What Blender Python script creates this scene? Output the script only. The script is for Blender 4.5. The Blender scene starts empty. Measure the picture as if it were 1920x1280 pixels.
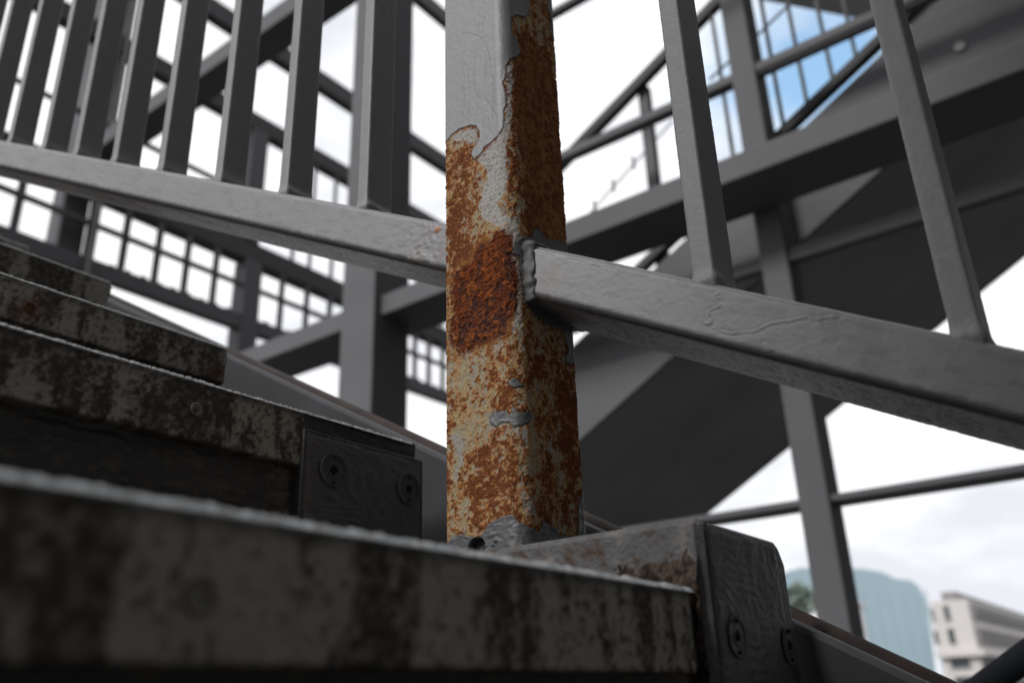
import bpy, math
import numpy as np
from mathutils import Vector, Matrix
rng = np.random.RandomState(7)

# ------------------------------------------------------------------ camera, sky, sun, exposure
F_PX = 1633.36                                   # focal length in pixels of a 1920 px wide frame
PITCH, ROLL, YAW, SLOPE = map(math.radians, (22.572, -1.945, 36.54, 28.47))
FH = np.array([-math.sin(YAW), math.cos(YAW), 0]); R0 = np.array([math.cos(YAW), math.sin(YAW), 0]); ZZ = np.array([0, 0, 1.])
FW = math.cos(PITCH) * FH + math.sin(PITCH) * ZZ
U0 = -math.sin(PITCH) * FH + math.cos(PITCH) * ZZ
RT = math.cos(ROLL) * R0 + math.sin(ROLL) * U0
UP = -math.sin(ROLL) * R0 + math.cos(ROLL) * U0
def ray(x, y): return (x - 960) * RT - (y - 640) * UP + F_PX * FW
def at(x, y, X=None, Y=None, Z=None):
    """point of the place seen at a spot of the photo, on a plane of the place"""
    r = ray(x, y)
    if Y is not None: return r * (Y / r[1])
    if X is not None: return r * (X / r[0])
    return r * (Z / r[2])

scene = bpy.context.scene
cam_d = bpy.data.cameras.new("camera"); cam = bpy.data.objects.new("camera", cam_d)
scene.collection.objects.link(cam); scene.camera = cam
cam_d.sensor_width = 36.0; cam_d.lens = F_PX / 1920 * 36
cam_d.clip_start = 0.02; cam_d.clip_end = 3000
M = Matrix(((RT[0], UP[0], -FW[0], 0), (RT[1], UP[1], -FW[1], 0), (RT[2], UP[2], -FW[2], 0), (0, 0, 0, 1)))
cam.matrix_world = M
cam_d.dof.use_dof = True
cam_d.dof.focus_distance = float(np.array([-.42, .55, .33]) @ FW)
cam_d.dof.aperture_fstop = 4.5

SUN_EL, SUN_AZ = math.radians(38), math.radians(182)      # towards -Y, a little -X
sdir = Vector((math.sin(SUN_AZ) * math.cos(SUN_EL), math.cos(SUN_AZ) * math.cos(SUN_EL), math.sin(SUN_EL)))
sl = bpy.data.lights.new("sun", 'SUN'); sun = bpy.data.objects.new("sun", sl); scene.collection.objects.link(sun)
sl.energy = 2.3; sl.angle = math.radians(14); sl.color = (1, .985, .965)
sun.rotation_euler = sdir.to_track_quat('Z', 'Y').to_euler()

w = bpy.data.worlds.new("World"); scene.world = w; w.use_nodes = True
nt = w.node_tree; nt.nodes.clear()
def wn(t, **k):
    n = nt.nodes.new(t)
    for a, b in k.items(): setattr(n, a, b)
    return n
out = wn('ShaderNodeOutputWorld'); bg = wn('ShaderNodeBackground'); bg.inputs['Strength'].default_value = 0.1
sky = wn('ShaderNodeTexSky', sky_type='NISHITA', sun_disc=False); sky.sun_elevation = SUN_EL; sky.sun_rotation = SUN_AZ
sky.air_density = 1.0; sky.dust_density = .6
tc = wn('ShaderNodeTexCoord')
cl = wn('ShaderNodeTexNoise'); cl.inputs['Scale'].default_value = 2.6; cl.inputs['Detail'].default_value = 7; cl.inputs['Roughness'].default_value = .55
mp = wn('ShaderNodeMapping'); mp.inputs['Scale'].default_value = (1, 1, 2.4); mp.inputs['Location'].default_value = (5.3, 2.4, .7)
nt.links.new(tc.outputs['Generated'], mp.inputs['Vector']); nt.links.new(mp.outputs['Vector'], cl.inputs['Vector'])
cr = wn('ShaderNodeValToRGB')
cr.color_ramp.elements[0].position = .37; cr.color_ramp.elements[0].color = (8.5, 8.7, 9.3, 1)
cr.color_ramp.elements[1].position = .54; cr.color_ramp.elements[1].color = (12, 12, 12.1, 1)
nt.links.new(cl.outputs['Fac'], cr.inputs['Fac'])
# a gap of blue between the clouds, high to the north-east
bd = ray(1520, 120); bd = bd / np.linalg.norm(bd)
vd = wn('ShaderNodeVectorMath', operation='DISTANCE'); vd.inputs[1].default_value = tuple(bd)
nt.links.new(tc.outputs['Generated'], vd.inputs[0])
n2 = wn('ShaderNodeTexNoise'); n2.inputs['Scale'].default_value = 9; n2.inputs['Detail'].default_value = 5
nt.links.new(tc.outputs['Generated'], n2.inputs['Vector'])
m1 = wn('ShaderNodeMath', operation='MULTIPLY_ADD'); m1.inputs[1].default_value = .30; nt.links.new(n2.outputs['Fac'], m1.inputs[0]); nt.links.new(vd.outputs['Value'], m1.inputs[2])
mr = wn('ShaderNodeMapRange'); mr.inputs['From Min'].default_value = .17; mr.inputs['From Max'].default_value = .29
mr.inputs['To Min'].default_value = .10; mr.inputs['To Max'].default_value = 1
nt.links.new(m1.outputs[0], mr.inputs['Value'])
mx = wn('ShaderNodeMix', data_type='RGBA')
sg = wn('ShaderNodeVectorMath', operation='SCALE'); sg.inputs['Scale'].default_value = 3.2
tn = wn('ShaderNodeVectorMath', operation='MULTIPLY'); tn.inputs[1].default_value = (.95, 1.12, 1.02)
nt.links.new(sky.outputs[0], tn.inputs[0]); nt.links.new(tn.outputs[0], sg.inputs[0])
nt.links.new(mr.outputs[0], mx.inputs[0]); nt.links.new(sg.outputs[0], mx.inputs[6]); nt.links.new(cr.outputs[0], mx.inputs[7])
nt.links.new(mx.outputs[2], bg.inputs['Color']); nt.links.new(bg.outputs[0], out.inputs[0])

scene.view_settings.view_transform = 'Standard'; scene.view_settings.look = 'None'
scene.view_settings.exposure = 0.0; scene.view_settings.gamma = 1.0; scene.view_settings.use_curve_mapping = False
scene.cycles.use_denoising = True
scene.cycles.max_bounces = 6
scene.cycles.sample_clamp_indirect = 6

# ------------------------------------------------------------------ helpers
COL = scene.collection
def link(o, parent=None):
    COL.objects.link(o)
    if parent is not None: o.parent = parent
    return o
def tag(o, label=None, cat=None, group=None, kind=None):
    if label: o['label'] = label
    if cat: o['category'] = cat
    if group: o['group'] = group
    if kind: o['kind'] = kind
    return o
def thing(name, label, cat, group=None):
    o = bpy.data.objects.new(name, None); link(o); o.empty_display_size = .05
    return tag(o, label, cat, group)
def mesh_np(name, V, Q, mat, parent=None, smooth=True, cols=None, extra=None):
    V = np.asarray(V, np.float32); Q = np.asarray(Q, np.int32)
    me = bpy.data.meshes.new(name); k = Q.shape[1]
    me.vertices.add(len(V)); me.vertices.foreach_set('co', V.ravel())
    me.loops.add(Q.size); me.loops.foreach_set('vertex_index', Q.ravel())
    me.polygons.add(len(Q)); me.polygons.foreach_set('loop_start', np.arange(0, Q.size, k, dtype=np.int32))
    me.polygons.foreach_set('loop_total', np.full(len(Q), k, np.int32))
    me.polygons.foreach_set('use_smooth', np.full(len(Q), smooth, bool))
    me.update(calc_edges=True); me.validate()
    if cols is not None:
        a = me.attributes.new('tint', 'FLOAT_COLOR', 'POINT')
        c = np.ones((len(V), 4), np.float32); c[:, :cols.shape[1]] = cols; a.data.foreach_set('color', c.ravel())
    me.materials.append(mat)
    return link(bpy.data.objects.new(name, me), parent)

class MB:
    def __init__(s): s.v = []; s.f = []
    def hexa(s, p):          # 8 points: bottom ring, top ring
        b = len(s.v); s.v += [tuple(map(float, q)) for q in p]
        s.f += [tuple(b + i for i in f) for f in ((3, 2, 1, 0), (4, 5, 6, 7), (0, 1, 5, 4), (1, 2, 6, 5), (2, 3, 7, 6), (3, 0, 4, 7))]
    def box(s, x0, x1, y0, y1, z0, z1):
        s.hexa([(x0, y0, z0), (x1, y0, z0), (x1, y1, z0), (x0, y1, z0), (x0, y0, z1), (x1, y0, z1), (x1, y1, z1), (x0, y1, z1)])
    def bar(s, p0, p1, u, v, a, b):   # centre line p0-p1, half sizes a along u and b along v
        p0, p1, u, v = map(lambda q: np.asarray(q, float), (p0, p1, u, v)); r = []
        for p in (p0, p1): r += [p - u * a - v * b, p + u * a - v * b, p + u * a + v * b, p - u * a + v * b]
        s.hexa(r)
    def prism(s, pts, off):            # polygon pts (3D) extruded by off
        b = len(s.v); n = len(pts); off = np.asarray(off, float)
        s.v += [tuple(map(float, p)) for p in pts] + [tuple(map(float, np.asarray(p) + off)) for p in pts]
        s.f += [tuple(range(b + n - 1, b - 1, -1)), tuple(range(b + n, b + 2 * n))]
        s.f += [(b + i, b + (i + 1) % n, b + n + (i + 1) % n, b + n + i) for i in range(n)]
    def tube(s, pts, r, n=10):
        pts = [np.asarray(p, float) for p in pts]; b = len(s.v)
        for i, p in enumerate(pts):
            d = pts[min(i + 1, len(pts) - 1)] - pts[max(i - 1, 0)]; d /= np.linalg.norm(d)
            a = np.cross(d, [0, 0, 1.]); a = a / (np.linalg.norm(a) + 1e-9) if np.linalg.norm(a) > .01 else np.array([1., 0, 0])
            c = np.cross(d, a)
            for k in range(n):
                t = 2 * math.pi * k / n; s.v.append(tuple(p + r * (math.cos(t) * a + math.sin(t) * c)))
        for i in range(len(pts) - 1):
            for k in range(n):
                s.f.append((b + i * n + k, b + i * n + (k + 1) % n, b + (i + 1) * n + (k + 1) % n, b + (i + 1) * n + k))
        s.f += [tuple(b + k for k in range(n - 1, -1, -1)), tuple(b + (len(pts) - 1) * n + k for k in range(n))]
    def build(s, name, mat, parent=None, bevel=0.0, smooth=False, seg=2):
        me = bpy.data.meshes.new(name); me.from_pydata(s.v, [], s.f); me.update()
        if smooth: me.polygons.foreach_set('use_smooth', np.ones(len(me.polygons), bool))
        me.materials.append(mat)
        o = link(bpy.data.objects.new(name, me), parent)
        if bevel:
            m = o.modifiers.new('bevel', 'BEVEL'); m.width = bevel; m.segments = seg; m.limit_method = 'ANGLE'
        return o

# ---- lattice noise in numpy
def _h(ix, iy, s):
    n = (ix.astype(np.int64) * 374761393 + iy.astype(np.int64) * 668265263 + s * 1442695041) & 0xffffffff
    n = ((n ^ (n >> 13)) * 1274126177) & 0xffffffff
    return ((n ^ (n >> 16)) & 0xffffff) / float(0xffffff)
def vn(x, y, s=0):
    ix = np.floor(x); iy = np.floor(y); fx = x - ix; fy = y - iy
    fx = fx * fx * fx * (fx * (fx * 6 - 15) + 10); fy = fy * fy * fy * (fy * (fy * 6 - 15) + 10)
    a = _h(ix, iy, s); b = _h(ix + 1, iy, s); c = _h(ix, iy + 1, s); d = _h(ix + 1, iy + 1, s)
    return (a * (1 - fx) + b * fx) * (1 - fy) + (c * (1 - fx) + d * fx) * fy
def fbm(x, y, o=4, s=0, g=.5):
    t = 0; a = 1; n = 0
    ca, sa = math.cos(.6), math.sin(.6)
    for i in range(o):
        t = t + a * vn(x, y, s + i * 17); n += a; a *= g
        x, y = (ca * x - sa * y) * 2.03 + 11.3, (sa * x + ca * y) * 2.03 + 5.7
    return t / n
def sstep(a, b, x):
    t = np.clip((x - a) / (b - a), 0, 1); return t * t * (3 - 2 * t)
def sdist(px, py, poly):
    """signed distance to a polygon, negative inside"""
    P = np.asarray(poly, float); d = np.full(px.shape, 1e9); ins = np.zeros(px.shape, bool)
    for i in range(len(P)):
        a = P[i]; b = P[(i + 1) % len(P)]; e = b - a
        wx = px - a[0]; wy = py - a[1]; t = np.clip((wx * e[0] + wy * e[1]) / (e @ e + 1e-12), 0, 1)
        d = np.minimum(d, (wx - t * e[0]) ** 2 + (wy - t * e[1]) ** 2)
        if abs(e[1]) > 1e-12:
            c = ((a[1] > py) != (b[1] > py)) & (px < e[0] * (py - a[1]) / e[1] + a[0]); ins ^= c
    d = np.sqrt(d); return np.where(ins, -d, d)
def ldist(px, py, line):
    P = np.asarray(line, float); d = np.full(px.shape, 1e9)
    for a, b in zip(P[:-1], P[1:]):
        e = b - a; wx = px - a[0]; wy = py - a[1]; t = np.clip((wx * e[0] + wy * e[1]) / (e @ e + 1e-12), 0, 1)
        d = np.minimum(d, (wx - t * e[0]) ** 2 + (wy - t * e[1]) ** 2)
    return np.sqrt(d)
def lerp(a, b, t):
    return a + (np.asarray(b) - a) * t[:, None]

# ---- dense bar: a rounded rectangle swept from P0 to P1
def section(w, d, r, sw, sd, nr=5):
    """perimeter from face A's far end: A (normal -v), corner, B (normal +u), corner, back, corner, left, corner. arc length from A's left edge"""
    pts = []; r1, r2, r3, r4 = r if isinstance(r, tuple) else (r, r, r, r)
    def face(p, q, n, step):
        k = max(1, int(round(np.linalg.norm(np.subtract(q, p)) / step)))
        for i in range(k): pts.append((*(np.array(p) + (np.array(q) - p) * i / k), *n))
    def corner(c, a0, rr):
        for i in range(nr):
            a = a0 + math.pi / 2 * i / nr; pts.append((c[0] + rr * math.cos(a), c[1] + rr * math.sin(a), math.cos(a), math.sin(a)))
    W, D = w / 2, d / 2
    face((-W + r4, -D), (W - r1, -D), (0, -1), sw); corner((W - r1, -D + r1), -math.pi / 2, r1)
    face((W, -D + r1), (W, D - r2), (1, 0), sd); corner((W - r2, D - r2), 0, r2)
    face((W - r2, D), (-W + r3, D), (0, 1), sw * 3); corner((-W + r3, D - r3), math.pi / 2, r3)
    face((-W, D - r3), (-W, -D + r4), (-1, 0), sd * 3); corner((-W + r4, -D + r4), math.pi, r4)
    a = np.array(pts); s = np.concatenate([[0], np.cumsum(np.linalg.norm(np.diff(a[:, :2], axis=0), axis=1))])
    return a, s
def dense_bar(name, P0, P1, u, v, w, d, r, sw, sd, ts, fn, mat, parent, nr=5):
    """fn(U, V, T, nu, nv, S) -> displacement, colour; T is metres along the bar; ts the row positions"""
    P0, P1, u, v = map(lambda q: np.asarray(q, float), (P0, P1, u, v)); L = np.linalg.norm(P1 - P0); ax = (P1 - P0) / L
    sec, s = section(w, d, r, sw, sd, nr); m = len(sec); n = len(ts)
    U = np.tile(sec[:, 0], n); V = np.tile(sec[:, 1], n); NU = np.tile(sec[:, 2], n); NV = np.tile(sec[:, 3], n); S = np.tile(s, n)
    T = np.repeat(ts, m)
    dsp, col = fn(U, V, T, NU, NV, S)
    co = P0 + np.outer(T, ax) + np.outer(U + NU * dsp, u) + np.outer(V + NV * dsp, v)
    i = np.arange(n - 1)[:, None] * m; j = np.arange(m)[None, :]; j2 = (j + 1) % m
    Q = np.stack([i + j, i + j2, i + m + j2, i + m + j], -1).reshape(-1, 4)
    nv = len(co)
    ends = []
    cs = [co, co[:m].mean(0)[None], co[-m:].mean(0)[None]]; colx = np.vstack([col, col[:1], col[-1:]])
    for k in range(m):
        ends.append((nv, (k + 1) % m, k, k)); ends.append((nv + 1, (n - 1) * m + k, (n - 1) * m + (k + 1) % m, (n - 1) * m + (k + 1) % m))
    # triangle caps as separate degenerate-free quads: pair up
    caps = [(nv, (k + 2) % m, (k + 1) % m, k) for k in range(0, m - 1, 2)] + [(nv + 1, (n - 1) * m + k, (n - 1) * m + (k + 1) % m, (n - 1) * m + (k + 2) % m) for k in range(0, m - 1, 2)]
    Q = np.vstack([Q, np.array(caps)])
    return mesh_np(name, np.vstack(cs), Q, mat, parent, True, colx)

# ------------------------------------------------------------------ materials
def mat_new(name):
    m = bpy.data.materials.new(name); m.use_nodes = True; nt = m.node_tree
    return m, nt, nt.nodes['Principled BSDF']
def bump(nt, b, scale, strength, dist, detail=4, stretch=None):
    n = nt.nodes.new('ShaderNodeTexNoise'); n.inputs['Scale'].default_value = scale; n.inputs['Detail'].default_value = detail
    c = nt.nodes.new('ShaderNodeTexCoord'); mp = nt.nodes.new('ShaderNodeMapping')
    if stretch: mp.inputs['Scale'].default_value = stretch
    nt.links.new(c.outputs['Object'], mp.inputs[0]); nt.links.new(mp.outputs[0], n.inputs['Vector'])
    bp = nt.nodes.new('ShaderNodeBump'); bp.inputs['Strength'].default_value = strength; bp.inputs['Distance'].default_value = dist
    nt.links.new(n.outputs['Fac'], bp.inputs['Height'])
    nt.links.new(bp.outputs[0], b.inputs['Normal']); return n, bp
def plain(name, col, rough=.6, metal=0, var=.25, scale=6, bs=0, bd=.001, bsc=400, spec=.5):
    m, nt, b = mat_new(name); b.inputs['Roughness'].default_value = rough; b.inputs['Metallic'].default_value = metal
    b.inputs['Specular IOR Level'].default_value = spec
    n = nt.nodes.new('ShaderNodeTexNoise'); n.inputs['Scale'].default_value = scale; n.inputs['Detail'].default_value = 5
    c = nt.nodes.new('ShaderNodeTexCoord'); nt.links.new(c.outputs['Object'], n.inputs['Vector'])
    r = nt.nodes.new('ShaderNodeValToRGB'); r.color_ramp.elements[0].position = .3; r.color_ramp.elements[1].position = .7
    r.color_ramp.elements[0].color = (*[x * (1 - var) for x in col], 1); r.color_ramp.elements[1].color = (*[min(1, x * (1 + var)) for x in col], 1)
    nt.links.new(n.outputs['Fac'], r.inputs[0]); nt.links.new(r.outputs[0], b.inputs['Base Color'])
    if bs: bump(nt, b, bsc, bs, bd)
    return m
def tinted(name, rough_from_alpha=True, micro=900, mstr=.35, mdist=.0006, spec=.5, amp=.3, rough=None, sat_scale=700):
    """colour from the 'tint' attribute (its alpha is the roughness), with fine speckle and grain"""
    m, nt, b = mat_new(name); a = nt.nodes.new('ShaderNodeAttribute'); a.attribute_name = 'tint'
    b.inputs['Specular IOR Level'].default_value = spec
    n, bp = bump(nt, b, micro, mstr, mdist, 5)
    n3 = nt.nodes.new('ShaderNodeTexNoise'); n3.inputs['Scale'].default_value = sat_scale; n3.inputs['Detail'].default_value = 6; n3.inputs['Roughness'].default_value = .7
    c = nt.nodes.new('ShaderNodeTexCoord'); nt.links.new(c.outputs['Object'], n3.inputs['Vector'])
    mr = nt.nodes.new('ShaderNodeMapRange'); mr.inputs['From Min'].default_value = .3; mr.inputs['From Max'].default_value = .7
    mr.inputs['To Min'].default_value = 1 - amp; mr.inputs['To Max'].default_value = 1 + amp
    nt.links.new(n3.outputs['Fac'], mr.inputs['Value'])
    sc = nt.nodes.new('ShaderNodeVectorMath'); sc.operation = 'SCALE'
    nt.links.new(a.outputs['Color'], sc.inputs[0]); nt.links.new(mr.outputs[0], sc.inputs['Scale'])
    nt.links.new(sc.outputs[0], b.inputs['Base Color'])
    if rough is None:
        nt.links.new(a.outputs['Alpha'], b.inputs['Roughness'])
        ms = nt.nodes.new('ShaderNodeMapRange'); ms.inputs['From Min'].default_value = .5; ms.inputs['From Max'].default_value = .85; ms.inputs['To Min'].default_value = 1.0; ms.inputs['To Max'].default_value = .2
        nt.links.new(a.outputs['Alpha'], ms.inputs['Value']); nt.links.new(ms.outputs[0], b.inputs['Specular IOR Level'])
    else: b.inputs['Roughness'].default_value = rough
    return m

PAINT = (.225, .219, .227)
m_hero = tinted('rusting_post_surface', micro=1100, mstr=.5, mdist=.0006, amp=.28)
m_rail = tinted('rail_paint', micro=900, mstr=.45, mdist=.0004, amp=.06)
m_bal = tinted('baluster_paint', micro=750, mstr=.5, mdist=.0005, amp=.06)
m_step = tinted('dirty_step_metal', micro=800, mstr=.5, mdist=.0006, amp=.25, spec=.25)
m_paint = plain('frame_paint', (.118, .118, .124), .6, spec=.25, var=.08, scale=3, bs=.15, bsc=150)
m_dark = plain('dark_frame_paint', (.07, .07, .074), .6, spec=.25, var=.1, scale=3)
m_soffit = plain('dark_soffit', (.24, .24, .226), .8, var=.15, scale=2)
m_string = plain('stringer_paint', (.062, .063, .068), .5, spec=.3, var=.25, scale=9, bs=.3, bsc=300, bd=.0006)
m_pipe = plain('brown_pipe_rust', (.035, .02, .016), .7, var=.4, scale=25, bs=.4, bsc=500)
m_screw = plain('screw_steel', (.30, .28, .26), .5, .3, var=.3, scale=90, bs=.3, bsc=900)
m_hole = plain('screw_socket_black', (.01, .01, .01), .9)
m_conc = plain('plaza_asphalt', (.055, .055, .055), .9, var=.3, scale=3, bs=.5, bsc=60, bd=.01)

# ------------------------------------------------------------------ setting
g = MB(); g.box(-900, 900, -900, 900, -5.5, -5.0); tag(g.build('ground', m_conc), kind='structure')

# ------------------------------------------------------------------ the rusting post
XA0, XB, YA, PD = -.468, -.390, .533, .088
def to_sz(p):
    """photo spot on the post -> (s, z): s runs round from face A's left edge to face B"""
    a = at(p[0], p[1], Y=YA)
    if a[0] <= XB: return (a[0] - XA0, a[2])
    b = at(p[0], p[1], X=XB); return (XB - XA0 + b[1] - YA, b[2])
def PZ(*pts): return [to_sz(p) for p in pts]

railing = thing('stair_railing', 'grey painted steel stair railing welded to a peeling, rusting square post', 'railing')
paintA = PZ((790, -120), (790, 275), (835, 270), (846, 254), (858, 244), (872, 238), (884, 235), (893, 236), (899, 246), (900, 258), (896, 268), (888, 278), (884, 290), (889, 299), (903, 287), (908, 276), (922, 266), (936, 251), (943, 238), (946, 222), (945, 205), (951, 190), (949, 168), (943, 152), (949, 138), (950, 118), (956, 108), (970, 107), (975, 95), (968, 74), (958, 60), (958, 34), (968, 28), (984, 33), (991, 22), (994, -10), (996, -120))
paintEdge = PZ((1032, -120), (1030, -10), (1026, 15), (1033, 30), (1032, 60), (1040, 80), (1041, 120), (1046, 145), (1052, 240), (1090, 240), (1090, -120))
f1 = PZ((953, 719), (959, 710), (966, 705), (976, 714), (982, 722), (966, 723))
f2 = PZ((919, 782), (926, 774), (937, 772), (950, 770), (956, 779), (962, 765), (968, 764), (976, 773), (990, 769), (998, 777), (993, 789), (978, 794), (964, 798), (955, 790), (942, 791), (931, 799), (921, 794))
fb = PZ((800, 1025), (838, 1018), (850, 1008), (862, 1002), (876, 1004), (893, 1010), (902, 1008), (907, 999), (914, 986), (928, 976), (945, 968), (963, 966), (971, 976), (985, 982), (1000, 992), (1010, 999), (1014, 988), (1018, 976), (1031, 985), (1042, 993), (1050, 1006), (1060, 1000), (1066, 1008), (1082, 1004), (1084, 975), (1083, 950), (1090, 928), (1094, 905), (1130, 900), (1130, 1300), (800, 1300))
fw = PZ((1056, 610), (1082, 602), (1086, 655), (1088, 688), (1078, 683), (1062, 682), (1060, 665), (1066, 658), (1061, 640))
fd = PZ((998, 455), (1000, 432), (1008, 428), (1024, 450), (1046, 470), (1046, 490), (1000, 480))
fj = PZ((962, 470), (965, 450), (982, 445), (1040, 450), (1090, 470), (1100, 600), (1070, 640), (1050, 615), (1020, 606), (1002, 590), (985, 570), (978, 520), (975, 480))
prim = [PZ((938, 232), (950, 220), (954, 160), (948, 120), (960, 118), (962, 150), (958, 180), (960, 230), (950, 262), (948, 300), (955, 330), (946, 356), (930, 382), (945, 405), (966, 408), (974, 440), (978, 480), (966, 470), (955, 440), (930, 420), (905, 410), (898, 385), (908, 350), (916, 325), (902, 305), (892, 300), (930, 262)),
        PZ((846, 262), (862, 247), (890, 240), (896, 258), (882, 272), (870, 262), (858, 266)), PZ((962, 478), (975, 470), (982, 540), (978, 600), (962, 618), (972, 560))]
deep = [PZ((903, 457), (920, 452), (932, 436), (948, 428), (958, 440), (966, 470), (972, 510), (974, 548), (970, 580), (954, 600), (947, 628), (918, 640), (892, 652), (862, 664), (846, 655), (838, 622), (847, 590), (838, 560), (848, 518), (868, 500), (886, 494), (893, 472))]
rustB = PZ((962, 118), (980, 60), (990, 60), (1010, 90), (1030, 100), (1040, 160), (1060, 240), (1075, 460), (1010, 470), (990, 440), (985, 380), (980, 300), (968, 260), (966, 200))
blobs = []  # (x, y, radius x, radius y, weight) on the photo; + rust, - pale primer stain
for b in ((868, 298, 30, 24, .35), (870, 345, 40, 26, .22), (860, 400, 34, 40, .3), (850, 450, 26, 50, .34), (880, 470, 30, 30, .3), (890, 650, 60, 10, .12), (905, 372, 20, 20, .2), (960, 300, 16, 60, .3), (962, 150, 12, 40, .25),
          (925, 350, 25, 45, -.35), (905, 415, 30, 22, -.25), (955, 425, 22, 26, -.25), (890, 318, 18, 20, -.12),
          (940, 660, 16, 40, -.05), (975, 640, 14, 30, -.22), (865, 690, 28, 34, -.30), (900, 700, 20, 30, -.14), (850, 745, 20, 20, -.1), (915, 745, 16, 22, -.15),
          (925, 700, 24, 24, .10), (880, 740, 20, 16, .16), (958, 655, 22, 40, .2), (1000, 690, 34, 50, .22), (1010, 738, 22, 12, -.25), (1005, 715, 20, 14, -.15),
          (860, 762, 30, 18, .24), (940, 745, 22, 22, .22), (1060, 740, 30, 80, .34), (1068, 830, 18, 70, .36), (885, 800, 34, 22, -.3), (865, 835, 20, 30, -.25), (955, 805, 30, 22, -.02),
          (915, 858, 40, 24, .28), (960, 850, 18, 20, .18), (890, 912, 44, 26, .26), (945, 930, 40, 22, .32), (862, 890, 14, 40, -.2), (880, 880, 9, 8, -.2), (938, 950, 10, 12, -.2), (1000, 850, 16, 60, -.22),
          (985, 900, 14, 40, -.12), (1025, 900, 14, 40, .18), (1045, 880, 10, 50, -.1), (1060, 960, 24, 30, .15), (915, 965, 30, 20, .22), (855, 975, 20, 25, -.1), (845, 800, 9, 40, .15), (1020, 960, 16, 20, .06)):
    s, z = to_sz(b[:2]); k = .078 / 130
    blobs.append((s, z, b[2] * k * 1.0, b[3] * k * 1.02, b[4]))

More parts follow.
